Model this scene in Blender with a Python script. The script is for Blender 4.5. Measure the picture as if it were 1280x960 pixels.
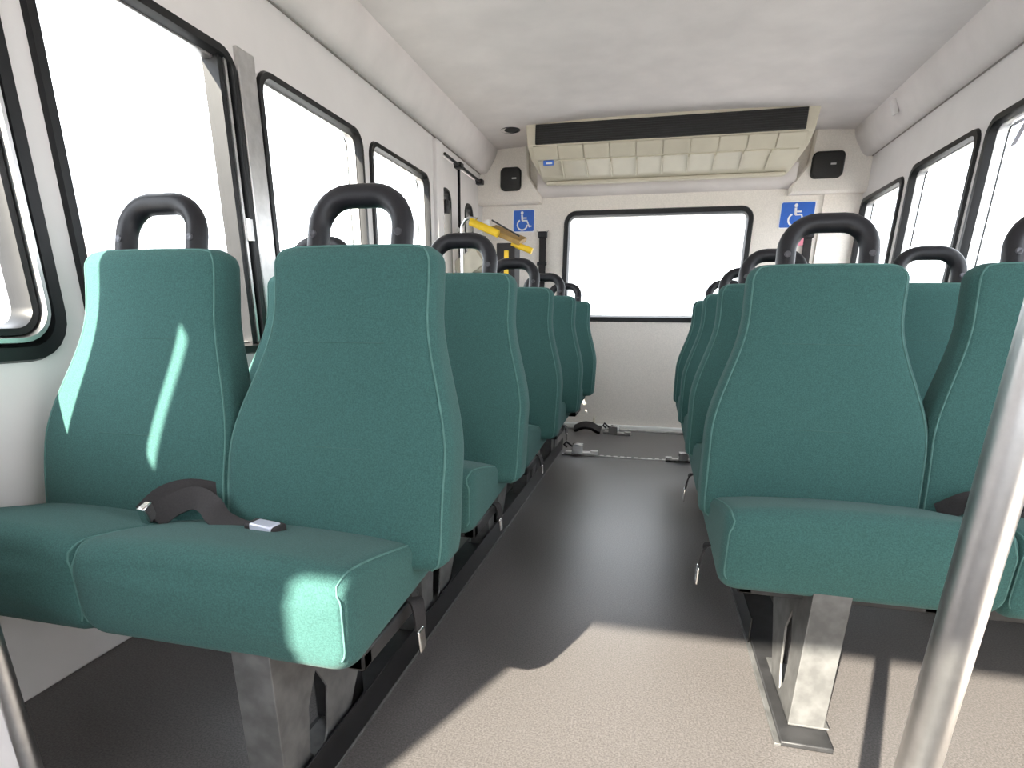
import bpy, bmesh, math
from mathutils import Vector, Matrix

for o in list(bpy.data.objects): bpy.data.objects.remove(o, do_unlink=True)
scn = bpy.context.scene
COL = scn.collection

# ------------------------------------------------------------------ camera
F, CX, CY = 722.0, 631.0, 640.0            # focal length and principal point for a 1280x960 frame
RX = Vector((0.970808, 0.239691, 0.008965))   # camera right / down / forward in bus axes
RD = Vector((0.084927, -0.308539, -0.947413))
RF = Vector((-0.224321, 0.920517, -0.319888))
CAM = Vector((0.04, 0.0, 0.785))
cd = bpy.data.cameras.new('camera'); cam = bpy.data.objects.new('camera', cd); COL.objects.link(cam)
m = Matrix.Identity(4)
for i in range(3):
    m[i][0] = RX[i]; m[i][1] = -RD[i]; m[i][2] = -RF[i]; m[i][3] = CAM[i]
cam.matrix_world = m
cd.sensor_fit = 'HORIZONTAL'; cd.sensor_width = 36; cd.lens = F/1280*36
cd.shift_x = (640-CX)/1280; cd.shift_y = (CY-480)/1280
cd.clip_start = 0.02; cd.clip_end = 300
scn.camera = cam

def at(px, py, axis, val):
    """photo pixel -> point on the bus plane axis = val"""
    d = RX*((px-CX)/F) + RD*((py-CY)/F) + RF
    i = 'xyz'.index(axis)
    return CAM + d*((val-CAM[i])/d[i])

# ------------------------------------------------------------------ sky, sun, exposure
w = bpy.data.worlds.new('sky'); scn.world = w; w.use_nodes = True
bg = w.node_tree.nodes['Background']
bg.inputs[0].default_value = (0.93, 0.95, 1.0, 1); bg.inputs[1].default_value = 2.6
SUNV = Vector((0.38, 1.0, -0.585)).normalized()
sd = bpy.data.lights.new('sun_offscreen', 'SUN'); sd.energy = 14.5; sd.angle = math.radians(0.6); sd.color = (1.0, 0.89, 0.74)
so = bpy.data.objects.new('sun_offscreen', sd); COL.objects.link(so)
so.rotation_euler = SUNV.to_track_quat('-Z', 'Y').to_euler(); so.location = (-3, -8, 8)
vs = scn.view_settings
vs.view_transform = 'Standard'; vs.look = 'None'; vs.gamma = 1; vs.use_curve_mapping = False
vs.exposure = 1.5

# ------------------------------------------------------------------ materials
def mat(name, col, rough=0.6, metal=0.0, spec=0.5, noise=0.0, nscale=60, bump=0.0, bscale=300, sheen=0.0, col2=None):
    M = bpy.data.materials.new(name); M.use_nodes = True
    nt = M.node_tree; b = nt.nodes['Principled BSDF']
    b.inputs['Base Color'].default_value = (*col, 1); b.inputs['Roughness'].default_value = rough
    b.inputs['Metallic'].default_value = metal; b.inputs['Specular IOR Level'].default_value = spec
    if sheen:
        b.inputs['Sheen Weight'].default_value = sheen; b.inputs['Sheen Roughness'].default_value = 0.5
    tc = nt.nodes.new('ShaderNodeTexCoord')
    if noise or col2:
        n = nt.nodes.new('ShaderNodeTexNoise'); n.inputs['Scale'].default_value = nscale; n.inputs['Detail'].default_value = 4
        nt.links.new(tc.outputs['Object'], n.inputs['Vector'])
        r = nt.nodes.new('ShaderNodeValToRGB')
        c2 = col2 or tuple(c*(1+noise) for c in col)
        c1 = tuple(c*(1-noise) for c in col) if not col2 else col
        r.color_ramp.elements[0].position = 0.35; r.color_ramp.elements[1].position = 0.65
        r.color_ramp.elements[0].color = (*c1, 1); r.color_ramp.elements[1].color = (*c2, 1)
        nt.links.new(n.outputs[0], r.inputs[0]); nt.links.new(r.outputs[0], b.inputs['Base Color'])
    if bump:
        n2 = nt.nodes.new('ShaderNodeTexNoise'); n2.inputs['Scale'].default_value = bscale; n2.inputs['Detail'].default_value = 2
        nt.links.new(tc.outputs['Object'], n2.inputs['Vector'])
        bp = nt.nodes.new('ShaderNodeBump'); bp.inputs['Strength'].default_value = bump; bp.inputs['Distance'].default_value = 0.002
        nt.links.new(n2.outputs[0], bp.inputs['Height']); nt.links.new(bp.outputs[0], b.inputs['Normal'])
    return M

def glass_mat(name, tint, refl=0.05):
    M = bpy.data.materials.new(name); M.use_nodes = True; nt = M.node_tree
    for n in list(nt.nodes): nt.nodes.remove(n)
    out = nt.nodes.new('ShaderNodeOutputMaterial'); mx = nt.nodes.new('ShaderNodeMixShader')
    t = nt.nodes.new('ShaderNodeBsdfTransparent'); t.inputs[0].default_value = (*tint, 1)
    g = nt.nodes.new('ShaderNodeBsdfGlossy'); g.inputs['Roughness'].default_value = 0.03
    mx.inputs[0].default_value = refl
    nt.links.new(t.outputs[0], mx.inputs[1]); nt.links.new(g.outputs[0], mx.inputs[2]); nt.links.new(mx.outputs[0], out.inputs[0])
    return M

M_FAB = mat('teal_weave', (0.042, 0.104, 0.097), 0.95, spec=0.1, noise=0.16, nscale=420, bump=0.35, bscale=700, sheen=0.06)
M_PIPE = mat('teal_thread', (0.08, 0.17, 0.155), 0.85, spec=0.2, sheen=0.0, noise=.1)
M_BLK = mat('black_plastic', (0.011, 0.011, 0.014), 0.42, spec=.35, noise=.1, bump=0.12, bscale=500)
M_RUB = mat('black_rubber', (0.010, 0.010, 0.011), 0.38, spec=.3, noise=.15, nscale=20)
M_WEB = mat('black_webbing', (0.018, 0.015, 0.016), 0.75, noise=.2, nscale=300)
M_WALL = mat('grey_vinyl_wall', (0.75, 0.715, 0.705), 0.7, noise=0.02, nscale=8, bump=0.05, bscale=200)
M_REAR = mat('beige_carpet_wall', (0.84, 0.785, 0.725), 0.95, spec=0.1, noise=0.05, nscale=160, bump=0.25, bscale=350)
M_CEIL = mat('ceiling_liner', (0.74, 0.69, 0.675), 0.95, spec=0.1, noise=0.05, nscale=5, bump=0.2, bscale=300)
M_FLOOR = mat('speckled_vinyl_floor', (0.100, 0.092, 0.090), 0.36, spec=0.5, noise=0.3, nscale=260, bump=0.18, bscale=260)
M_ALU = mat('brushed_steel', (0.62, 0.61, 0.6), 0.32, metal=1, noise=.08, nscale=40)
M_GALV = mat('galvanised_steel', (0.125, 0.125, 0.125), 0.5, metal=0.4, noise=.22, nscale=28)
M_CHR = mat('chrome', (0.8, 0.8, 0.8), 0.14, metal=1, noise=.02)
M_DKST = mat('dark_steel', (0.03, 0.03, 0.032), 0.5, metal=0.3, noise=.2, nscale=30)
M_CREAM = mat('cream_plastic', (0.62, 0.57, 0.46), 0.35, noise=.03, nscale=12)
M_WHITE = mat('white_plastic', (0.80, 0.80, 0.78), 0.4, noise=.02, nscale=12)
M_GRILL = mat('black_grille', (0.012, 0.012, 0.012), 0.6, noise=.3, nscale=200)
M_YEL = mat('yellow_grip', (0.80, 0.52, 0.015), 0.5, noise=.06, nscale=30)
M_TAN = mat('tan_plate', (0.33, 0.20, 0.05), 0.55, noise=.15, nscale=30)
M_BLUE = mat('sign_blue', (0.02, 0.125, 0.55), 0.4, noise=.04)
M_SIGNW = mat('sign_white', (0.85, 0.86, 0.88), 0.4, noise=.01)
M_LILAC = mat('buckle_grey', (0.62, 0.63, 0.74), 0.3, metal=.3, noise=.03)
M_PINK = mat('pink_tag', (0.75, 0.25, 0.33), 0.6, noise=.05)
M_BODY = mat('parked_bus_pale', (0.80, 0.80, 0.81), 0.35, noise=.01)
M_AMBER = mat('amber_lens', (0.85, 0.55, 0.25), 0.3, noise=.02)
M_ASPH = mat('asphalt', (0.30, 0.295, 0.29), 0.9, noise=.2, nscale=30)
M_SCREW = mat('screw_grey', (0.09, 0.09, 0.10), 0.35, metal=.6, noise=.05)
M_SEAM = mat('seam_thread', (0.052, 0.11, 0.10), 0.9, spec=.1, noise=.1)
M_BEAD = mat('taupe_bead', (0.30, 0.27, 0.25), 0.7, noise=.05)
M_GLASS = glass_mat('window_glass', (0.93, 0.95, 0.955), 0.04)

# ------------------------------------------------------------------ mesh helpers
class MB:
    def __init__(s): s.v = []; s.f = []
    def box(s, x0, x1, y0, y1, z0, z1):
        n = len(s.v)
        s.v += [(x, y, z) for z in (z0, z1) for y in (y0, y1) for x in (x0, x1)]
        s.f += [tuple(n+i for i in q) for q in ((0,2,3,1),(4,5,7,6),(0,1,5,4),(2,6,7,3),(0,4,6,2),(1,3,7,5))]
        return s
    def obox(s, c, ux, uy, uz):
        """box from centre and three half-axis vectors"""
        n = len(s.v); c = Vector(c); ux = Vector(ux); uy = Vector(uy); uz = Vector(uz)
        s.v += [tuple(c + ux*a + uy*b + uz*d) for d in (-1, 1) for b in (-1, 1) for a in (-1, 1)]
        s.f += [tuple(n+i for i in q) for q in ((0,2,3,1),(4,5,7,6),(0,1,5,4),(2,6,7,3),(0,4,6,2),(1,3,7,5))]
        return s
    def loft(s, rings, closed=True, cap=True, loop=False):
        n = len(s.v); k = len(rings[0])
        for r in rings: s.v += [tuple(p) for p in r]
        m_ = len(rings)
        for i in range(m_ if loop else m_-1):
            a = n+i*k; b = n+((i+1) % m_)*k
            for j in range(k if closed else k-1):
                j2 = (j+1) % k
                s.f.append((a+j, a+j2, b+j2, b+j))
        if cap and not loop:
            s.f.append(tuple(n+j for j in reversed(range(k))))
            s.f.append(tuple(n+(m_-1)*k+j for j in range(k)))
        return s
    def tube(s, pts, r, seg=10, loop=False, rb=None):
        pts = [Vector(p) for p in pts]; rings = []; up = None; N = len(pts)
        for i, p in enumerate(pts):
            a = pts[(i-1) % N] if (loop or i > 0) else p
            b = pts[(i+1) % N] if (loop or i < N-1) else p
            t = (b-a).normalized()
            if up is None: up = t.orthogonal().normalized()
            up = (up - t*up.dot(t)).normalized(); sd_ = t.cross(up)
            rr = r[i] if isinstance(r, (list, tuple)) else r
            rings.append([p + (up*math.cos(q) + sd_*math.sin(q))*rr for q in (2*math.pi*j/seg for j in range(seg))])
        return s.loft(rings, loop=loop)
    def ribbon(s, pts, wd, w_, t=0.002, smooth=True):
        """flat strap along pts; wd = direction of the width at every point (vector or list)"""
        pts = [Vector(p) for p in pts]; rings = []
        if smooth:
            wl_ = wd if isinstance(wd, list) else [wd]*len(pts); q = []; w2 = []
            for i in range(len(pts)-1):
                p0, p1, p2, p3 = pts[max(i-1, 0)], pts[i], pts[i+1], pts[min(i+2, len(pts)-1)]
                for k in range(5):
                    t_ = k/5; q.append(.5*((2*p1)+(p2-p0)*t_+(2*p0-5*p1+4*p2-p3)*t_**2+(3*p1-p0-3*p2+p3)*t_**3)); w2.append(Vector(wl_[i]).lerp(Vector(wl_[i+1]), t_))
            q.append(pts[-1]); w2.append(Vector(wl_[-1])); pts = q; wd = w2
        N = len(pts)
        for i, p in enumerate(pts):
            tg = (pts[min(i+1, N-1)]-pts[max(i-1, 0)]).normalized()
            d = Vector(wd[i] if isinstance(wd, list) else wd); d = (d - tg*d.dot(tg)).normalized(); nn = tg.cross(d)
            rings.append([p+d*w_/2+nn*t, p-d*w_/2+nn*t, p-d*w_/2-nn*t, p+d*w_/2-nn*t])
        return s.loft(rings)
    def mesh(s, name, smooth=True, ang=40):
        me = bpy.data.meshes.new(name); me.from_pydata(s.v, [], s.f); me.update()
        bm = bmesh.new(); bm.from_mesh(me); bmesh.ops.recalc_face_normals(bm, faces=bm.faces)
        for f_ in bm.faces: f_.smooth = smooth
        if smooth:
            for e in bm.edges:
                if len(e.link_faces) == 2 and e.calc_face_angle(0) > math.radians(ang): e.smooth = False
        bm.to_mesh(me); bm.free()
        return me
    def build(s, name, material, parent=None, smooth=True, bevel=0, ang=40, seg=2):
        return put(name, s.mesh(name, smooth, ang), material, parent, bevel, seg)

def put(name, me, material, parent=None, bevel=0, seg=2):
    if not me.materials: me.materials.append(material)
    o = bpy.data.objects.new(name, me); COL.objects.link(o)
    if parent is not None: o.parent = parent
    if bevel:
        b = o.modifiers.new('bevel', 'BEVEL'); b.width = bevel; b.segments = seg; b.limit_method = 'ANGLE'; b.angle_limit = math.radians(35)
    return o

def tag(o, label=None, cat=None, group=None, kind=None):
    if label: o['label'] = label
    if cat: o['category'] = cat
    if group: o['group'] = group
    if kind: o['kind'] = kind
    return o
def empty(name, loc=(0,0,0)):
    o = bpy.data.objects.new(name, None); COL.objects.link(o); o.location = loc; o.empty_display_size = 0.1
    return o
def copy_tree(o, parent=None):
    c = o.copy(); COL.objects.link(c); c.parent = parent
    for ch in list(o.children): copy_tree(ch, c)
    return c
def rrect(u0, u1, v0, v1, r, n=6):
    """rounded rectangle outline, counter-clockwise, (u, v) points"""
    r = min(r, (u1-u0)/2-1e-4, (v1-v0)/2-1e-4); pts = []
    for (cu, cv, a0) in ((u1-r, v1-r, 0), (u0+r, v1-r, 90), (u0+r, v0+r, 180), (u1-r, v0+r, 270)):
        for k in range(n+1):
            a = math.radians(a0+90*k/n); pts.append((cu+r*math.cos(a), cv+r*math.sin(a)))
    return pts
def panel_mesh(name, outer, holes, thick, place):
    """flat panel with holes: 2-D outlines filled and extruded; place(u, v, d) -> 3-D point, d in 0..thick"""
    cu = bpy.data.curves.new(name, 'CURVE'); cu.dimensions = '2D'; cu.fill_mode = 'BOTH'; cu.extrude = thick/2
    for pts in [outer]+holes:
        sp = cu.splines.new('POLY'); sp.points.add(len(pts)-1); sp.use_cyclic_u = True
        for i, (u, v) in enumerate(pts): sp.points[i].co = (u, v, 0, 1)
    to = bpy.data.objects.new('tmp', cu); COL.objects.link(to)
    bpy.context.view_layer.update()
    me = bpy.data.meshes.new_from_object(to.evaluated_get(bpy.context.evaluated_depsgraph_get()))
    bpy.data.objects.remove(to, do_unlink=True); bpy.data.curves.remove(cu)
    me.name = name
    for v in me.vertices: v.co = place(v.co.x, v.co.y, v.co.z+thick/2)
    me.materials.clear()
    bm = bmesh.new(); bm.from_mesh(me); bmesh.ops.remove_doubles(bm, verts=bm.verts, dist=1e-5)
    bmesh.ops.recalc_face_normals(bm, faces=bm.faces); bm.to_mesh(me); bm.free()
    return me
def frame_mb(mb, u0, u1, v0, v1, r, wid, d0, d1, place, n=6):
    """moulded rubber frame around a rounded rectangle; outer outline given, wid inward, from depth d0 to d1"""
    o_ = rrect(u0, u1, v0, v1, r, n); i_ = rrect(u0+wid, u1-wid, v0+wid, v1-wid, max(r-wid, .012), n)
    e = (d1-d0)*0.3; rings = []
    for (a, b) in zip(o_, i_):
        L = lambda t: (a[0]+(b[0]-a[0])*t, a[1]+(b[1]-a[1])*t)
        rings.append([place(*L(0), d0), place(*L(0), d1-e), place(*L(.2), d1), place(*L(.8), d1), place(*L(1), d1-e), place(*L(1), d0)])
    return mb.loft(rings, loop=True)

# ------------------------------------------------------------------ the bus shell
XW, YR, YF, ZC, ZW = 1.2, 4.347, -1.3, 1.84, 1.69      # half width, rear, front, ceiling edge, top of side wall
tag(MB().box(-XW-.05, XW+.05, YF-.05, YR+.05, -.05, 0).build('floor', M_FLOOR, smooth=False), kind='structure')
# ceiling, slightly crowned
rings = []
for y in (YF-.05, YR+.05):
    top = [(x, y, ZC+.03*(1-(x/1.1)**2)) for x in [-1.10+2.2*i/16 for i in range(17)]]
    rings.append(top + [(x, y, z+.05) for (x, y, z) in reversed(top)])
tag(MB().loft(rings).build('ceiling', M_CEIL), kind='structure')
# rolled coves between ceiling and walls
for k, sx in enumerate((-1, 1)):
    rings = []
    for y in (YF, YR):
        p = []
        for i in range(11):
            a = math.radians(-8+106*i/10)
            p.append((sx*(1.205-.135*math.sin(a)), y, 1.855-.165*math.cos(a)) if False else (sx*(XW+.01-.135*math.sin(math.radians(90*i/10))*1.0), y, ZW+.02-.02*math.sin(math.radians(min(180, 36*i)))+.155*(1-math.cos(math.radians(90*i/10)))))
        p += [(sx*1.10, y, 1.90), (sx*(XW+.05), y, 1.90), (sx*(XW+.05), y, ZW+.02)]
        rings.append(p)
    tag(MB().loft(rings).build('trim_%d' % (k+1), M_CEIL), kind='structure')

WIN_L = [(-.20, .07, 1.0, 1.43, .03), (.34, 1.055, .685, 1.50, .10), (1.10, 1.745, .665, 1.50, .07), (1.83, 2.525, .665, 1.505, .075), (2.585, 3.29, .665, 1.50, .07)]  # first entry: unseen slit, added and sized to let a sun strip onto the seat
WIN_R = [(-.9, .05, .68, 1.50, .07), (.12, .75, .68, 1.50, .07), (.82, 1.45, .68, 1.50, .07), (1.52, 2.16, .68, 1.50, .07), (2.22, 2.885, .68, 1.51, .07), (2.925, 3.60, .68, 1.505, .07), (3.665, 4.32, .68, 1.485, .06)]
DOOR_L = [(3.50, 3.84), (3.845, 4.30)]
DH = [(3.56, 3.78), (3.99, 4.22)]
DOORWIN = [(3.53, 3.70, .75, 1.50, .075), (3.97, 4.15, .75, 1.49, .075)]
def placeL(u, v, d): return Vector((-XW-.05+d, u, v))
def placeR(u, v, d): return Vector((XW+.05-d, u, v))
def placeB(u, v, d): return Vector((u, YR+.05-d, v))
def placeF(u, v, d): return Vector((u, YF-.05+d, v))
ins = .012
def hole(h, i=ins): return rrect(h[0]+i, h[1]-i, h[2]+i, h[3]-i, max(h[4]-i, .01))
wl = tag(put('wall_left', panel_mesh('wall_left', [(YF-.05, 0), (YR+.05, 0), (YR+.05, ZW+.05), (YF-.05, ZW+.05)],
      [hole(h) for h in WIN_L] + [[(3.495, .02), (4.31, .02), (4.31, 1.66), (3.495, 1.66)]], .05, placeL), M_WALL), kind='structure')
wr = tag(put('wall_right', panel_mesh('wall_right', [(YF-.05, 0), (YR+.05, 0), (YR+.05, ZW+.05), (YF-.05, ZW+.05)],
      [hole(h) for h in WIN_R], .05, placeR), M_WALL), kind='structure')
RW = (-.625, .60, .755, 1.475, .085)
wb = tag(put('wall_rear', panel_mesh('wall_rear', [(-XW-.05, 0), (XW+.05, 0), (XW+.05, ZC+.1), (-XW-.05, ZC+.1)], [hole(RW)], .05, placeB), M_REAR), kind='structure')
WS = (-1.195, 1.12, .78, 1.63, .05)
wf = tag(put('wall_front', panel_mesh('wall_front', [(-XW-.05, 0), (XW+.05, 0), (XW+.05, ZC+.1), (-XW-.05, ZC+.1)], [hole(WS)], .05, placeF), M_WALL), kind='structure')

nwin = 0
def window(h, place, wid=.03, d1=.062, rail=None, back=.0, inner=True):
    global nwin
    nwin += 1
    g = tag(empty('window_%d' % nwin, place(h[0], h[2], .025)), kind='structure')
    bpy.context.view_layer.update()
    inv = g.matrix_world.inverted()
    pl = lambda u, v, d: inv @ place(u, v, d)
    mb = MB(); frame_mb(mb, *h, wid, -.005, d1, pl); mb.build('frame', M_RUB, g)
    if inner:
        mb = MB(); frame_mb(mb, h[0]+wid*.9, h[1]-wid*.9, h[2]+wid*.9, h[3]-wid*.9, max(h[4]-wid, .02), .010, .005, .036, pl); mb.build('inner_bead', M_ALU, g)
    o_ = rrect(h[0]+wid*.6, h[1]-wid*.6, h[2]+wid*.6, h[3]-wid*.6, max(h[4]-wid*.6, .01))
    mb = MB(); mb.loft([[pl(u, v, .013) for (u, v) in o_], [pl(u, v, .019) for (u, v) in o_]]); mb.build('pane', M_GLASS, g, smooth=False)
    return g, pl
for i, h in enumerate(WIN_L):
    g, pl = window(h, placeL, wid=(.02, .042, .034, .03, .03)[i])
    if i == 1:    # second nested sash of the thick framed window
        mb = MB(); frame_mb(mb, h[0]+.052, h[1]-.052, h[2]+.052, h[3]-.052, .06, .022, .0, .05, pl); mb.build('sash', M_RUB, g)
        mb = MB(); frame_mb(mb, h[0]+.040, h[1]-.040, h[2]+.040, h[3]-.040, .075, .014, .0, .066, pl); mb.build('sash_bead', M_ALU, g)
    if i == 2:    # sliding track bars at the rear edge
        mb = MB(); mb.loft([[pl(u, v, d) for (u, d) in ((h[1]-.075, .0), (h[1]-.075, .05), (h[1]-.055, .05), (h[1]-.055, .0))] for v in (h[2]+.03, h[3]-.03)]); mb.build('slider_bar', M_RUB, g)
        mb = MB(); mb.loft([[pl(u, v, d) for (u, d) in ((h[1]-.054, .0), (h[1]-.054, .056), (h[1]-.044, .056), (h[1]-.044, .0))] for v in (h[2]+.03, h[3]-.03)]); mb.build('slider_track', M_ALU, g)
        mb = MB(); mb.loft([[pl(u, v, d) for (u, d) in ((h[1]-.046, .05), (h[1]-.046, .07), (h[1]-.03, .07), (h[1]-.03, .05))] for v in (1.00, 1.06)]); mb.build('latch', M_ALU, g)
for i, h in enumerate(WIN_R):
    g, pl = window(h, placeR, wid=.036)
    if i == 4:    # small lilac decal on the glass
        q = at(1275, 160, 'x', XW+.03); d = MB()
        d.loft([[pl(q.y+a_, q.z+b_, .0205) for (a_, b_) in ((.05, .03), (-.06, .03), (-.06, .018), (.05, .018))], [pl(q.y+a_, q.z+b_, .0185) for (a_, b_) in ((.05, .03), (-.06, .03), (-.06, .018), (.05, .018))]])
        d.build('decal_bar', M_LILAC, g, smooth=False)
        d = MB().loft([[pl(q.y+a_, q.z+b_, dd) for (a_, b_) in ((-.02, .018), (-.06, .018), (.0, -.05), (.04, -.05))] for dd in (.0205, .0185)])
        d.build('decal_stroke', M_LILAC, g, smooth=False)
window(RW, placeB, wid=.045)
window(WS, placeF, wid=.018)
# wall post beside the lift doors and window pillar strips
tag(MB().box(-XW-.01, -XW+.022, 3.37, 3.475, 0, ZW).build('trim_3', M_WALL, bevel=.006), kind='structure')
tag(MB().box(-XW-.01, -XW+.012, 1.745, 1.828, .655, 1.515).build('trim_4', M_ALU, bevel=.004), kind='structure')

for nm, sx in (('baseboard_left', -1), ('baseboard_right', 1)):
    x0, x1 = sorted((sx*XW+sx*.01, sx*XW-sx*.012))
    tag(MB().box(x0, x1, YF, 3.36 if sx < 0 else YR, 0, .33).build(nm, M_WALL, bevel=.005), kind='structure')
k = 11
for sx in (-1, 1):
    for (x, z) in ((1.086, 1.838), (1.196, 1.702)):
        tag(MB().tube([(sx*x, YF, z), (sx*x, YR-.07, z)], .0045, 8).build('trim_%d' % k, M_BEAD), kind='structure'); k += 1

# lift doors, left rear
for k, (a, b) in enumerate(DOOR_L):
    dw = DOORWIN[k]
    g = tag(put('door_%d' % (k+1), panel_mesh('door', [(a, .03), (b, .03), (b, 1.65), (a, 1.65)], [hole(dw)], .035, placeL), M_WALL), kind='structure')
    mb = MB(); frame_mb(mb, *dw, .020, -.005, .042, placeL); mb.build('window_frame', M_RUB, g)
    mb = MB(); o_ = rrect(dw[0]+.015, dw[1]-.015, dw[2]+.015, dw[3]-.015, .035)
    mb.loft([[placeL(u, v, .012) for (u, v) in o_], [placeL(u, v, .018) for (u, v) in o_]]); mb.build('pane', M_GLASS, g, smooth=False)
    mb = MB().tube([(-XW+.012, a+.03, 1.652), (-XW+.02, (a+b)/2, 1.645), (-XW+.012, b-.04, 1.652)], .008, 8); mb.build('door_stay', M_DKST, g)
    MB().box(-XW-.02, -XW+.03, b-.07, b-.01, 1.635, 1.665).build('hinge', M_DKST, g, bevel=.004)
MB().box(-XW-.02, -XW+.03, 3.51, 3.56, 1.35, 1.42).build('door_handle', M_DKST, bpy.data.objects['door_1'], bevel=.006)
tag(MB().box(-XW-.03, -XW+.0, 3.838, 3.848, .03, 1.65).build('trim_5', M_RUB), kind='structure')

# rear corner housings that carry the speakers
for k, sx in enumerate((-1, 1)):
    rings = []
    for (y, e) in ((YR+.01, 0), (YR-.055, 0), (YR-.07, .012)):
        rings.append([(sx*(XW+.02), y, 1.515+e), (sx*(.775+e), y, 1.515+e), (sx*(.775+e), y, 1.56), (sx*(.86+e), y, 1.68), (sx*(.87+e), y, 1.87), (sx*(XW+.02), y, 1.87)])
    tag(MB().loft(rings).build('trim_%d' % (6+k), M_REAR, smooth=False), kind='structure')
# soffit step under the air conditioner, white cove strip at the foot of the rear wall
rings = []
for x in (-.80, .80):
    rings.append([(x, YR+.01, 1.555), (x, YR-.03, 1.56), (x, YR-.07, 1.60), (x, YR-.08, 1.68), (x, YR+.01, 1.68)])
tag(MB().loft(rings).build('trim_8', M_CEIL), kind='structure')
tag(MB().box(-XW, XW, YR-.03, YR+.01, 0, .035).build('baseboard_rear', M_WHITE, bevel=.008), kind='structure')
tag(MB().box(-XW, XW, YR-.055, YR-.03, 0, .012).build('trim_9', M_ALU, bevel=.003), kind='structure')

# ------------------------------------------------------------------ double seats
def sst(a, b, x):
    t = max(0, min(1, (x-a)/(b-a))); return t*t*(3-2*t)
REC = .30
def back_ring(z, inset=0.0):
    hw = .160 + .060*(1-sst(.54, .80, z)) - .006*sst(.42, .33, z) - inset
    yf = (z-.40)*REC + .012*math.sin(max(0, min(1, (z-.4)/.5))*math.pi*2)*-1 + inset*.6
    th = .120 - .028*sst(.35, .9, z) - inset*1.2
    yb = yf + th
    pts = []
    rf, rb_ = .026, .04
    seq = [((hw-rf), yf+rf, rf, -90, 0), ((hw-rb_), yb-rb_, rb_, 0, 90), (-(hw-rb_), yb-rb_, rb_, 90, 180), (-(hw-rf), yf+rf, rf, 180, 270)]
    for (cx_, cy_, r, a0, a1) in seq:
        r2 = min(r, th*.45)
        cx2 = math.copysign(hw-r2, cx_); cy2 = yf+r2 if cy_ < (yf+yb)/2 else yb-r2
        for k in range(6):
            a = math.radians(a0+(a1-a0)*k/5); pts.append([cx2+r2*math.cos(a), cy2+r2*math.sin(a), z])
    # front face is one span: subdivide and crown it slightly
    front = [[-(hw-rf)+(2*(hw-rf))*i/9, yf-.010*(1-((-(hw-rf)+(2*(hw-rf))*i/9)/hw)**2), z] for i in range(1, 9)]
    return pts + front
def make_back_mesh():
    rings = [back_ring(.362, .03), back_ring(.366, .012)] + [back_ring(.378+.492*i/34) for i in range(35)]
    for i in range(1, 8):
        a = math.pi/2*i/7; rings.append(back_ring(.87+.034*math.sin(a), .036*(1-math.cos(a))))
    return MB().loft(rings).mesh('backrest', True, 60), rings
ME_BACK, BR = make_back_mesh(); ME_BACK.materials.append(M_FAB)
def make_piping():
    mb = MB()
    L = [Vector(r[21]) for r in BR[1:-3]]; Rr = [Vector(r[2]) for r in BR[1:-3]]
    topr = [Vector(BR[-3][24+i]) for i in range(8)]
    path = L + [BR[-3][23]] + [tuple(p) for p in topr] + [BR[-3][0]] + list(reversed(Rr))
    mb.tube([Vector(p)+Vector((0, -.0005, 0)) for p in path], .0019, 6)
    return mb.mesh('piping')
ME_PIPE = make_piping(); ME_PIPE.materials.append(M_PIPE)
def make_seam(zs, hs):
    rg = min(BR, key=lambda q: abs(q[0][2]-zs)); z0 = rg[0][2]
    fr = [Vector(p) for p in rg[24:32] if abs(p[0]) < hs]
    q = MB().tube([p+Vector((0, .0002, 0)) for p in fr], .0011, 5).mesh('seam'); q.materials.append(M_SEAM); return q
ME_SEAM = [make_seam(.735, .10), make_seam(.56, .10)]
def cushion_ring(y, ins=0.0):
    t = (y+.23)/.29                      # 0 front, 1 rear
    hw = .222 + .008*t - ins*.3
    zt = .454 - .050*sst(-.1, 1.1, t) - ins + .004*math.sin(t*math.pi)
    zb = .285 + .03*t + ins*.9
    r1, r2 = .022, .03
    pts = []
    for (sx, zz, r, a0) in ((1, zt, r1, 0), (-1, zt, r1, 90), (-1, zb, r2, 180), (1, zb, r2, 270)):
        for k in range(6):
            a = math.radians(a0+90*k/5); cz = zz-r if zz == zt else zz+r
            pts.append([sx*(hw-r)+r*math.cos(a), y, cz+r*math.sin(a)])
        if (sx, zz) == (1, zt):
            for i in range(1, 9):
                x = (hw-r)*(1-2*i/9); pts.append([x, y, zt+.012*(1-(x/hw)**2)])
    return pts
def make_cushion():
    rings = [cushion_ring(.125, .04), cushion_ring(.118, .012)] + [cushion_ring(.11-.295*i/13) for i in range(14)]
    for i in range(1, 8):
        a = math.pi/2*i/7; rings.append(cushion_ring(-.185-.045*math.sin(a), .040*(1-math.cos(a))))
    last = rings[-1]; cx_ = sum(p[0] for p in last)/len(last); cz_ = sum(p[2] for p in last)/len(last)
    for s_, dy in ((.75, -.007), (.45, -.011), (.15, -.0125)):
        rings.append([[cx_+(p[0]-cx_)*s_, p[1]+dy, cz_+(p[2]-cz_)*s_] for p in last])
    return MB().loft(rings).mesh('cushion', True, 60), rings
ME_CUSH, CR = make_cushion(); ME_CUSH.materials.append(M_FAB)
ci = 15+4
ME_CPIPE = []
for idx, idx2 in ((3, 0), (16, 19)):     # side edges run into the vertical front corner seams
    seq = (2, 1, 0, 31, 30, 29) if idx == 3 else (17, 18, 19, 20, 21, 22)
    q = MB().tube([Vector(rg[idx]) for rg in CR[2:20]]+[Vector(CR[20][j]) for j in seq], .0017, 6).mesh('cushion_piping')
    q.materials.append(M_PIPE); ME_CPIPE.append(q)
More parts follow.
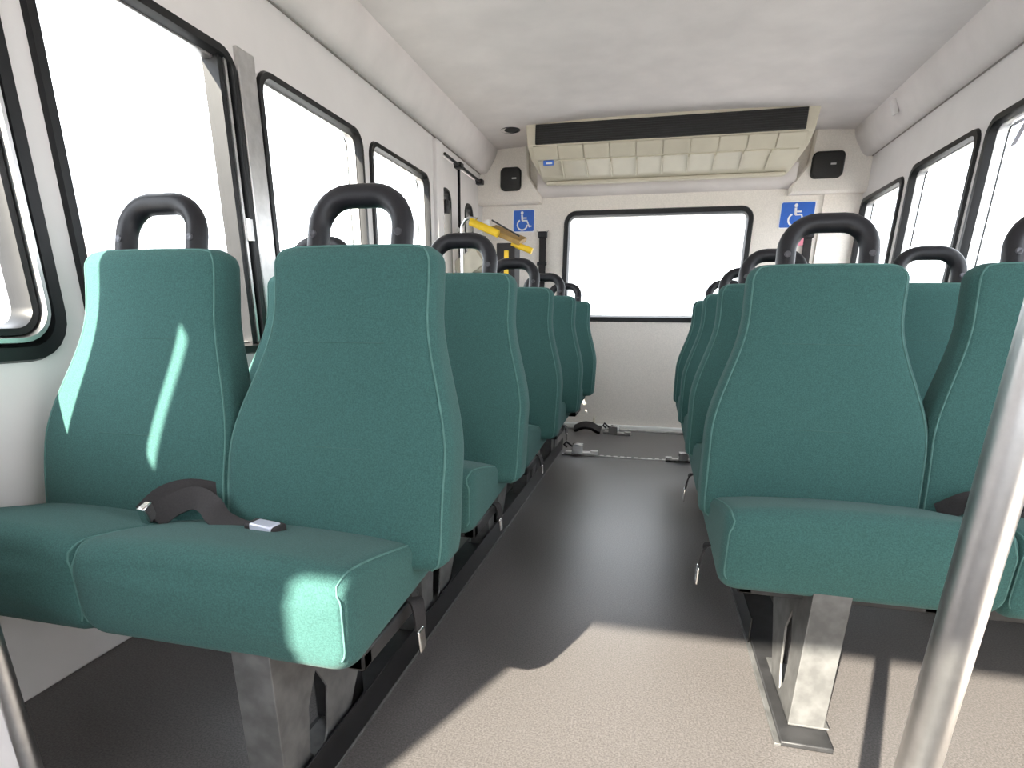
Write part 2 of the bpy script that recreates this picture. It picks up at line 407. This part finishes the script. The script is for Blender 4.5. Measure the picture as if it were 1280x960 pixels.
def make_handle():
    pts = []; hwid, z0, z1, r = .083, .80, .990, .058
    yh = lambda z: (z-.40)*REC+.040
    pts += [(-hwid, yh(z), z) for z in (z0, .86, .90, z1-r)]
    for k in range(1, 8):
        a = math.radians(180-90*k/7); z = z1-r+r*math.sin(a); pts.append((-hwid+r+r*math.cos(a), yh(z), z))
    for k in range(0, 8):
        a = math.radians(90-90*k/7); z = z1-r+r*math.sin(a); pts.append((hwid-r+r*math.cos(a), yh(z), z))
    pts += [(hwid, yh(z), z) for z in (.90, .86, z0)]
    return MB().tube(pts, .020, 14).mesh('grab_handle')
ME_HAND = make_handle(); ME_HAND.materials.append(M_BLK)
def make_screw(sx):
    z = .925; y = (z-.40)*REC+.040-.020; c = Vector((sx*.083, y, z)); n = Vector((0, -1, REC)).normalized()
    mb = MB(); mb.tube([c+n*-.006, c+n*.0018, c+n*.003, c+n*.0012], [.0068, .0068, .005, .003], 14)
    return mb.mesh('screw', False)
ME_SCR = [make_screw(s) for s in (-1, 1)]
for q in ME_SCR: q.materials.append(M_SCREW)

def leg_mesh(side):
    """channel pedestal on the aisle side; side=+1: aisle towards +x. local double-seat coordinates"""
    xo = side*.238; xi = side*.172; t = .004*side
    mb = MB()
    lo, hi = sorted((xo, xi)); mb.box(lo, hi, -.226, -.221, .013, .31)
    # side web with an elongated six-sided hole, in the y-z plane
    outer = [(-.224, .013), (-.05, .013), (.09, .22), (.09, .30), (-.224, .30)]
    hl = [(-.155, .075), (-.125, .03), (-.10, .075), (-.085, .16), (-.115, .215), (-.145, .16)]
    me = panel_mesh('web', outer, [hl], .005, lambda u, v, d: Vector((xo-d*side, u, v)))
    n = len(mb.v); mb.v += [tuple(v.co) for v in me.vertices]; mb.f += [tuple(n+i for i in p.vertices) for p in me.polygons]
    lo, hi = sorted((xo, xi-.01*side)); mb.box(lo, hi, -.2265, .02, .013, .018)
    return mb.mesh('pedestal_leg', False)
def make_double(side):
    r = empty('double_bus_seat')
    for sx in (-1, 1):
        ox = sx*.215
        for me, nm in ((ME_CUSH, 'cushion'), (ME_BACK, 'backrest'), (ME_HAND, 'grab_handle')):
            o = put(nm, me, None, r); o.location.x = ox
            if nm == 'cushion':
                [put('piping', q, None, o) for q in ME_CPIPE]; aisle = sx == side
                o.location.x = side*((.135 if side > 0 else .17) if aisle else (-.275 if side > 0 else -.255)); o.scale.x = 1.06 if aisle else (.83 if side > 0 else .88)
            if nm == 'backrest': put('piping', ME_PIPE, None, o); [put('seam', q, None, o) for q in ME_SEAM]
            if nm == 'grab_handle':
                for q in ME_SCR: put('screw', q, None, o)
    f = MB().box(-.40, .36, -.17, -.14, .265, .30).box(-.40, .36, .02, .05, .265, .32) if side > 0 else MB().box(-.36, .40, -.17, -.14, .265, .30).box(-.36, .40, .02, .05, .265, .32)
    for x in (-.36, -.03, .33): f.box(x, x+.03, -.17, .06, .265, .295)
    f.build('seat_frame', M_DKST, r, bevel=.004)
    me = leg_mesh(side); put('pedestal_leg', me, M_GALV, r, bevel=.0015)
    w_ = -side
    MB().box(*sorted((w_*.44, w_*.49)), -.15, .05, .24, .29).build('wall_bracket', M_DKST, r, bevel=.004)
    g = MB().box(*sorted((side*.15, side*.205)), .0, .10, 0.013, .27); g.build('rear_leg', M_DKST, r, bevel=.004)
    return r
XL, XR = -.708, .606
BL = [.86, 1.45, 2.08, 2.74, 3.42]; BRR = [1.30, 1.92, 2.55, 3.25]
LBL = ['teal double bus seat with sunlit cushion, foremost on the lift door side',
       'second teal double bus seat from the front on the lift door side',
       'third teal double bus seat from the front on the lift door side',
       'second teal double bus seat from the rear wall on the lift door side',
       'teal double bus seat nearest the wheelchair lift']
LBR = ['teal double bus seat with sunlit pedestal leg, foremost on the side without doors',
       'second teal double bus seat from the front on the side without doors',
       'second teal double bus seat from the rear wall on the side without doors',
       'rearmost teal double bus seat on the side without doors']
pL = make_double(1); pR = make_double(-1)
seatsL = [pL]+[copy_tree(pL) for _ in BL[1:]]; seatsR = [pR]+[copy_tree(pR) for _ in BRR[1:]]
for o, b, l in zip(seatsL, BL, LBL): o.location = (XL, b, 0); o.scale.z = 1-.012*(b-.86); tag(o, l, 'bus seat', 'double bus seats in two rows')
for o, b, l in zip(seatsR, BRR, LBR): o.location = (XR, b, 0); o.scale.z = 1-.012*(b-.86); tag(o, l, 'bus seat', 'double bus seats in two rows')

# belts
def lap_belt(seat, pts, wd, bk, bdir, light):
    """webbing plus a buckle; world coordinates relative to the seat origin"""
    s_ = MB().ribbon(pts, wd, .042, .0016); o = s_.build('seat_belt', M_WEB, seat)
    bd = Vector(bdir).normalized(); up = Vector((0, 0, 1)); sd_ = bd.cross(up).normalized(); up = sd_.cross(bd)
    MB().obox(bk, bd*.032, sd_*.017, up*.010).build('buckle', M_WEB, o, bevel=.005)
    MB().obox(Vector(bk)-sd_*-.0+up*.006+bd*.004+sd_*.005, bd*.022, sd_*.014, up*.0065).build('buckle_plate', light, o, bevel=.003)
    return o
# foremost lift-side seat: strap out of the gap, humped, buckle on the aisle cushion
lap_belt(pL, [(-.10, -.055, .435), (-.075, -.035, .455), (-.035, -.025, .47), (.0, -.03, .462), (.03, -.045, .444), (.075, -.055, .434), (.12, -.06, .434)],
         [(0, .4, 1)]*3+[(0, .7, .8), (0, 1, .4), (0, 1, .3), (0, 1, .25)], (.135, -.062, .441), (1, -.10, -.05), M_LILAC)
MB().ribbon([(-.12, -.05, .435), (-.09, -.03, .465), (-.05, -.01, .475), (-.01, .02, .46)], (0, .3, 1), .05, .003).build('seat_belt', M_WEB, pL)
MB().obox((-.105, -.062, .447), (.008, 0, 0), (0, .012, .004), (0, -.004, .016)).build('belt_tongue', M_CHR, pL, bevel=.003)
lap_belt(pR, [(.02, -.02, .42), (.05, -.05, .455), (.09, -.06, .46), (.13, -.05, .445), (.17, -.06, .45), (.20, -.05, .44)], [(0, .5, 1)]*6, (.075, -.075, .455), (1, -.05, -.1), M_WEB)
MB().obox((.072, -.088, .462), (.013, -.002, 0), (0, -.004, .011), (0, .003, .001)).build('belt_tongue', M_SIGNW, pR, bevel=.002)
# dangling buckles at the aisle edges
def dangle(seat, x, y, z, sx, s=1.0):
    o = MB().ribbon([(x, y, z), (x+sx*.012, y-.012, z-.004*s), (x+sx*.020, y-.022, z-.022*s), (x+sx*.024, y-.028, z-.045*s)], (.2, 1, 0), .03*s, .002).build('belt_tail', M_WEB, seat)
    MB().obox((x+sx*.026, y-.03, z-.062*s), (.0025, 0, -.001), (0, .013*s, 0), (0, -.004, .022*s)).build('belt_tongue', M_CHR, o, bevel=.002)
dangle(pR, -.405, -.06, .325, -1); dangle(seatsR[1], -.405, -.06, .325, -1); dangle(pL, .372, .0, .31, 1)
for q in seatsL[1:4]: dangle(q, .36, .02, .30, 1, .8)

# ------------------------------------------------------------------ floor tracks for seats
for (x0, x1, lab) in ((-.56, -.463, 'long black seat track on the floor along the lift door side'), (.345, .44, 'long black seat track on the floor under seats opposite the lift')):
    g = tag(empty('seat_track', ((x0+x1)/2, 0, 0)), lab, 'floor track')
    hw = (x1-x0)/2
    sk = (hw+.003, hw+.007) if x0 < 0 else (-hw-.007, -hw-.003)
    MB().box(*sk, .60 if x0 < 0 else 1.40, 3.56 if x0 < 0 else 3.38, 0, .075).build('skirt', M_RUB, g, bevel=.001)
    MB().box(-hw, hw, .55 if x0 < 0 else 1.02, 3.56 if x0 < 0 else 3.38, 0, .012).build('rail', M_DKST, g, bevel=.003)
    MB().box(*((hw-.002, hw+.010) if x0 < 0 else (-hw-.010, -hw+.002)), .55 if x0 < 0 else 1.02, 3.56 if x0 < 0 else 3.38, 0, .006).build('edge_strip', M_GALV, g, bevel=.001)

# wheelchair tie-down track across the floor and its ratchets
g = tag(empty('tie_down_track', (0, 3.42, 0)), 'slotted silver tie-down track across the floor near the rear', 'floor track')
MB().box(-.44, .40, -.012, .012, 0, .006).build('rail', M_ALU, g, bevel=.002)
sl = MB().box(-.008, .008, -.005, .005, .0055, .0068).mesh('slot', False); sl.materials.append(M_DKST)
for i in range(21):
    o = put('slot', sl, None, g); o.location.x = -.42+i*.80/20
def retractor(loc, rz, lab, sc=1.0):
    g = tag(empty('tie_down_ratchet', loc), lab, 'ratchet', 'tie-down ratchets on the rear floor'); g.rotation_euler.z = rz; g.scale = (sc,)*3
    MB().box(-.09, .075, -.022, .022, 0, .016).build('base', M_ALU, g, bevel=.003)
    MB().tube([(-.02, -.026, .034), (-.02, .026, .034)], .028, 16).build('spool', M_ALU, g)
    for sy in (-1, 1): MB().box(-.05, .015, sy*.027-.002, sy*.027+.002, .005, .06).build('cheek', M_CHR, g, bevel=.004)
    MB().tube([(-.045, -.03, .05), (-.085, -.02, .075), (-.10, .0, .055), (-.085, .02, .035)], .006, 8).build('lever', M_BLK, g)
    MB().box(.06, .105, -.018, .018, .0, .026).build('foot', M_ALU, g, bevel=.004)
    return g
retractor((-.33, 3.425, .006), .05, 'silver tie-down ratchet on floor track below the lift-side seats')
retractor((.25, 3.41, .006), 3.2, 'silver tie-down ratchet on floor track by the seats opposite the lift', .8)
retractor((-.16, 4.15, 0), -.25, 'silver tie-down ratchet against the foot of the rear wall')
tag(MB().ribbon([(-.46, 4.18, .02), (-.40, 4.16, .05), (-.34, 4.15, .05), (-.30, 4.15, .03), (-.27, 4.15, .022)], (0, 1, .6), .06, .012).build('tie_down_strap', M_WEB), 'black bundled strap on the floor beside the rear wall', 'strap')
tag(MB().box(-.34, -.325, 4.24, 4.29, 0, .075).tube([(-.332, 4.26, .06), (-.332, 4.26, .11)], [.012, .003], 8).build('floor_bracket', M_CREAM, bevel=.002), 'small pale bracket standing at foot of rear wall', 'bracket')

# ------------------------------------------------------------------ air conditioner
ac = tag(empty('air_conditioner', (0, 3.86, 1.60)), 'cream roof air conditioner with long black intake grille above the rear window', 'air conditioner')
def acl(pts): return [(x, y-3.86, z-1.60) for (x, y, z) in pts]
prof = [(3.855, 1.90, .80), (3.865, 1.745, .785), (3.93, 1.69, .775), (4.12, 1.612, .735), (4.20, 1.60, .72)]
def acring(s_): return acl([(s_*hw, y, z) for (y, z, hw) in prof] + [(s_*.72, 4.34, 1.62), (s_*.80, 4.34, 1.90)])
rr = [acring(-1), acring(1)]
MB().loft(rr).build('body', M_CREAM, ac, bevel=.008)
MB().box(-.735, .735, -.012, .02, .152, .252).build('intake_grille', M_GRILL, ac, bevel=.003)
gs = MB().box(-.73, .73, -.0155, -.010, -.0012, .0012).mesh('grille_slat', False); gs.materials.append(M_DKST)
for i in range(8):
    o = put('grille_slat', gs, None, ac); o.location.z = .164+i*.0115
n_ = 10
d1 = Vector((0, .065, -.055)); d2 = Vector((0, .19, -.078))
A0 = Vector((0, .005, .145)); A1 = A0+d1
for i in range(n_):
    x0, x1 = -.755+i*1.51/n_, -.755+(i+1)*1.51/n_
    cx_ = (x0+x1)/2; hw = (x1-x0)/2-.003
    n1 = Vector((0, -.055, -.065)).normalized()
    MB().obox(A0+d1*.5+Vector((cx_, 0, 0))+n1*.002, (hw, 0, 0), d1*.49, n1*.006).build('front_panel', M_CREAM, ac, bevel=.003)
    n2 = Vector((0, -.078, -.19)).normalized(); sh = .97 if abs(cx_) < .7 else .95
    MB().obox(A1+d2*.42+Vector((cx_*.975, 0, 0))+n2*.0, (hw*.97, 0, 0), d2*.36, n2*.007).build('air_louvre', M_CREAM, ac, bevel=.003)
    if i: MB().obox(A1+d2*.45+Vector((x0*.975, 0, 0)), (.004, 0, 0), d2*.36, n2*.018).build('louvre_divider', M_CREAM, ac, bevel=.002)
MB().box(-.71, .71, .26, .285, -.012, .008).build('bottom_lip', M_CREAM, ac, bevel=.005)
lg = MB().obox(A0+d1*1.0+Vector((-.665, -.008, -.022)), (.032, 0, 0), (0, .004, -.013), (0, -.004, -.002)).build('badge', M_BLUE, ac, bevel=.003)
MB().obox(A0+d1*1.0+Vector((-.660, -.0125, -.0245)), (.018, 0, 0), (0, .0012, -.004), (0, -.001, -.0006)).build('badge_mark', M_SIGNW, lg)

# speakers in the corners, oval fixture on ceiling, hook on the cove
for (p0, p1, lab, c) in (((626, 210), (651, 238), 'black square speaker with rounded corners above lift-side wheelchair sign', -1), ((1017, 190), (1052, 222), 'black square speaker with rounded corners in the corner opposite the lift', 1)):
    a = at(*p0, 'y', YR-.08); b = at(*p1, 'y', YR-.08); cx_, cz_ = (a.x+b.x)/2, (a.z+b.z)/2; hw, hh = (b.x-a.x)/2, (a.z-b.z)/2
    g = tag(empty('wall_speaker', (cx_, YR-.065, cz_)), lab, 'speaker', 'rear wall speakers')
    rg = []
    for (y, e) in ((.003, 0), (-.025, 0), (-.034, .006), (-.036, .014)):
        rg.append([(u, y, v) for (u, v) in rrect(-hw+e, hw-e, -hh+e, hh-e, .03-e*.5)])
    MB().loft(rg).build('housing', M_GRILL, g)
    MB().box(.012, .042, -.0385, -.034, -.004, .005).build('nameplate', M_ALU, g, bevel=.001)
p = at(637, 160, 'z', 1.862)
g = tag(empty('ceiling_fixture', (p.x, p.y, 1.851)), 'small dark oval fixture recessed in the ceiling beside the air conditioner', 'ceiling fixture')
ov = lambda r, z: [(r*math.cos(a), r*1.0*math.sin(a), z) for a in (2*math.pi*i/28 for i in range(28))]
MB().loft([ov(.066, .012), ov(.064, -.002), ov(.054, -.004), ov(.050, .004)]).build('rim', M_BLK, g)
MB().loft([ov(.052, .006), ov(.050, -.0015), ov(.03, -.003)]).build('lens', M_GRILL, g)
p = at(1117, 134, 'x', 1.088)
sl_, nn_ = Vector((-.38, 0, .93)).normalized(), Vector((-.93, 0, -.38)).normalized()
tag(MB().obox((p.x+.002, p.y, p.z), (0, .022, 0), sl_*.034, nn_*.010).build('cove_clip', M_WALL, bevel=.006), 'small pale clip on the padded cove above the side windows', 'clip')

# ------------------------------------------------------------------ wheelchair signs
def sign(a, b, lab):
    A = at(*a, 'y', YR-.006); B = at(*b, 'y', YR-.006); cx_, cz_ = (A.x+B.x)/2, (A.z+B.z)/2; hw, hh = (B.x-A.x)/2, (A.z-B.z)/2
    g = tag(empty('wheelchair_sign', (cx_, YR, cz_)), lab, 'sign', 'wheelchair signs on the rear wall')
    for (nm, e, y, mt) in (('border', 0, -.003, M_SIGNW), ('face', .006, -.0045, M_BLUE)):
        MB().loft([[(u, yy, v) for (u, v) in rrect(-hw+e, hw-e, -hh+e, hh-e, .010)] for yy in (.001, y)]).build(nm, mt, g, smooth=False)
    s_ = hh/.075; y = -.0048
    mb = MB()
    mb.tube([(-.012*s_, y, .052*s_), (-.012*s_, y-.0005, .052*s_)], .0105*s_, 14)
    def st(pts, w_): mb.ribbon([(x*s_, y, z*s_) for (x, z) in pts], (0, 1, 0), .0012, w_*s_/2, smooth=False)
    st([(-.013, .040), (-.009, .0)], .013)
    st([(-.012, .018), (.022, .018)], .009)
    st([(-.010, .001), (.024, .001), (.042, -.040), (.058, -.034)], .010)
    arc = [(-.010+.036*math.cos(math.radians(a_)), -.026+.034*math.sin(math.radians(a_))) for a_ in range(120, 372, 12)]
    st(arc, .010)
    mb.build('wheelchair_symbol', M_SIGNW, g, smooth=False)
sign((641, 262), (668, 290), 'blue wheelchair access sign on the rear wall beside the lift')
sign((977, 252), (1016, 285), 'blue wheelchair access sign on the rear wall away from the lift')

# hanging tie-down belts on the rear wall
def wall_belt(x, z1, z0, lab, tagp=False):
    g = tag(empty('wall_belt', (x, YR, z1)), lab, 'belt', 'tie-down belts on the rear wall')
    L = z1-z0
    MB().ribbon([(0, -.012, -.02), (.003, -.018, -.2*L), (-.003, -.02, -.5*L), (0, -.014, -L)], (1, 0, 0), .048, .003).build('webbing', M_WEB, g)
    MB().box(-.032, .032, -.03, .002, -.03, .012).build('anchor', M_BLK, g, bevel=.008)
    for q in (.22, .34): MB().box(-.034, .034, -.03, -.01, -q*L-.012, -q*L+.012).build('slide_buckle', M_BLK, g, bevel=.004)
    for sx in (-1, 1): MB().tube([(sx*.03, -.02, .004), (sx*.04, -.022, .016)], .004, 6).build('bolt', M_CHR, g)
    if tagp: MB().box(-.06, -.025, -.02, -.015, -.07, .0).build('tag', M_PINK, g)
wall_belt(-.765, 1.335, .45, 'black tie-down belt hanging from its wall anchor near the lift')
wall_belt(.93, 1.30, .45, 'black tie-down belt with pink tag in the corner opposite the lift', True)
tag(MB().box(.985, .992, YR-.012, YR+.002, .04, 1.515).build('trim_10', M_REAR), kind='structure')

# ------------------------------------------------------------------ wheelchair lift folded inside the doors
YL = 3.78
lift = tag(empty('wheelchair_lift', (-.95, YL, 0)), 'folded black wheelchair lift with yellow hand grips inside the lift doors', 'wheelchair lift')
def lp(px, py, y=YL): q = at(px, py, 'y', y); return (q.x+.95, q.y-YL, q.z)
def lb(name, p0, p1, dy0, dy1, mt, bev=.005):
    a = lp(*p0); b = lp(*p1)
    return MB().box(min(a[0], b[0]), max(a[0], b[0]), dy0, dy1, min(a[2], b[2]), max(a[2], b[2])).build(name, mt, lift, bevel=bev)
MB().tube([(-.20, -.08, .05), (-.20, -.08, 1.26), (-.196, -.08, 1.305), (-.175, -.08, 1.338), (-.145, -.08, 1.35), (-.10, -.08, 1.345), lp(590, 278, YL-.08)], .010, 10).build('hand_rail', M_CHR, lift)
MB().tube([(-.165, .04, .05), (-.165, .04, 1.28)], .012, 10).build('rail_post', M_CHR, lift)
MB().tube([lp(588, 277, YL-.08), lp(605, 284.5, YL-.08), lp(623, 292.5, YL-.08)], .022, 12).build('yellow_grip', M_YEL, lift)
MB().tube([lp(640, 304, YL-.02), lp(665, 314, YL-.02)], .018, 12).build('yellow_grip', M_YEL, lift)
a, b = Vector(lp(612, 284)), Vector(lp(652, 301))
ax = (b-a)*.5; nrm = Vector((ax.z, 0, -ax.x)).normalized()
MB().obox((a+b)/2+Vector((0, .04, 0)), ax, (0, .10, .02), nrm*.014).build('bridge_plate', M_TAN, lift, bevel=.004)
MB().tube([a+nrm*-.0+Vector((.03, -.06, .03)), b+Vector((.0, -.06, .018))], .005, 6).build('plate_edge', M_DKST, lift)
t0 = lp(622, 303); t1 = lp(645, 304)
MB().box(t0[0], t1[0], -.03, .12, .03, t1[2]).build('tower', M_WEB, lift, bevel=.006)
s0 = lp(630, 311, YL-.03); s1 = lp(634, 350, YL-.03)
MB().box(s0[0]+.002, s1[0]+.008, -.037, -.028, s1[2]-.35, s0[2]-.01).build('yellow_stripe', M_YEL, lift, bevel=.002)
MB().box(t0[0]-.33, t0[0]-.02, .02, .06, .08, 1.05).build('platform', M_GALV, lift, bevel=.006)
MB().box(t0[0]-.20, t0[0]-.03, .00, .09, 1.05, 1.20).build('pump_cover', M_CREAM, lift, bevel=.02)
MB().tube([lp(575, 300), lp(590, 292), lp(606, 297), lp(612, 310)], .009, 8).build('cable', M_WEB, lift)
MB().tube([lp(572, 286), lp(585, 296), lp(604, 292)], .011, 8).build('linkage', M_WHITE, lift)
MB().obox(Vector(lp(586, 330)), (.075, 0, .05), (0, .02, 0), (-.035, 0, .05)).build('linkage_arm', M_CREAM, lift, bevel=.006)
MB().tube([lp(608, 276), lp(612, 288)], [.018, .012], 10).build('knob', M_WHITE, lift)

# ------------------------------------------------------------------ stanchion poles
def pole(x, y, r, lab):
    g = tag(empty('stanchion_pole', (x, y, 0)), lab, 'pole')
    MB().tube([(0, 0, 0), (0, 0, 1.86)], r, 20).build('tube', M_ALU, g)
    MB().tube([(0, 0, 0), (0, 0, .008), (0, 0, .012)], [r*2.2, r*2.2, r*1.2], 20).build('floor_flange', M_ALU, g)
    MB().tube([(0, 0, 1.84), (0, 0, 1.862)], [r*1.3, r*2.2], 20).build('ceiling_flange', M_ALU, g)
pole(.305, .50, .0165, 'vertical steel stanchion pole in front of the seats opposite the lift')
g = tag(empty('modesty_panel', (-1.0, .50, 0)), 'pale modesty panel on a steel pole before the foremost lift-side seat', 'panel')
MB().tube([(.205, 0, 0), (.205, 0, .62)], .013, 16).build('pole', M_ALU, g)
MB().box(-.17, .195, -.006, .006, .05, .60).build('board', M_WALL, g, bevel=.004)
MB().tube([(-.2, 0, .615), (.205, 0, .615)], .011, 12).build('top_rail', M_ALU, g)

# ------------------------------------------------------------------ outside
tag(MB().box(-60, 60, -40, 80, -.95, -.85).build('ground', M_ASPH, smooth=False), kind='structure')
tag(None or empty('parked_bus', (-5.2, 1.5, -.85)), 'pale bus parked outside the lift-side windows', 'bus')
pb = bpy.data.objects['parked_bus']
rings = []
for x in (-1.1, 1.1):
    rings.append([(x, y, z) for (y, z) in ((-3.4, .35), (3.2, .35), (3.3, 1.1), (2.4, 1.35), (1.75, 2.25), (1.1, 2.62), (-3.4, 2.62))])
MB().loft(rings).build('body', M_BODY, pb, bevel=.06)
MB().box(1.09, 1.12, .2, 1.25, 1.45, 2.1).build('side_window', M_WHITE, pb, bevel=.03)
MB().box(1.09, 1.125, -.55, -.4, 1.35, 1.65).build('marker_lamp', M_WHITE, pb, bevel=.03)
for y in (-.05, .25): MB().box(1.09, 1.13, y, y+.09, 2.30, 2.35).build('amber_lamp', M_AMBER, pb, bevel=.01)
MB().tube([(1.1, 1.75, 1.7), (1.35, 1.95, 1.75), (1.4, 2.0, 1.95)], .02, 8).build('mirror_arm', M_WALL, pb)
MB().box(1.32, 1.48, 1.95, 2.03, 1.75, 2.15).build('mirror', M_WALL, pb, bevel=.03)
for y in (-2.3, 2.3): MB().tube([(.8, y, .38), (1.08, y, .38)], .38, 24).build('wheel', M_DKST, pb)
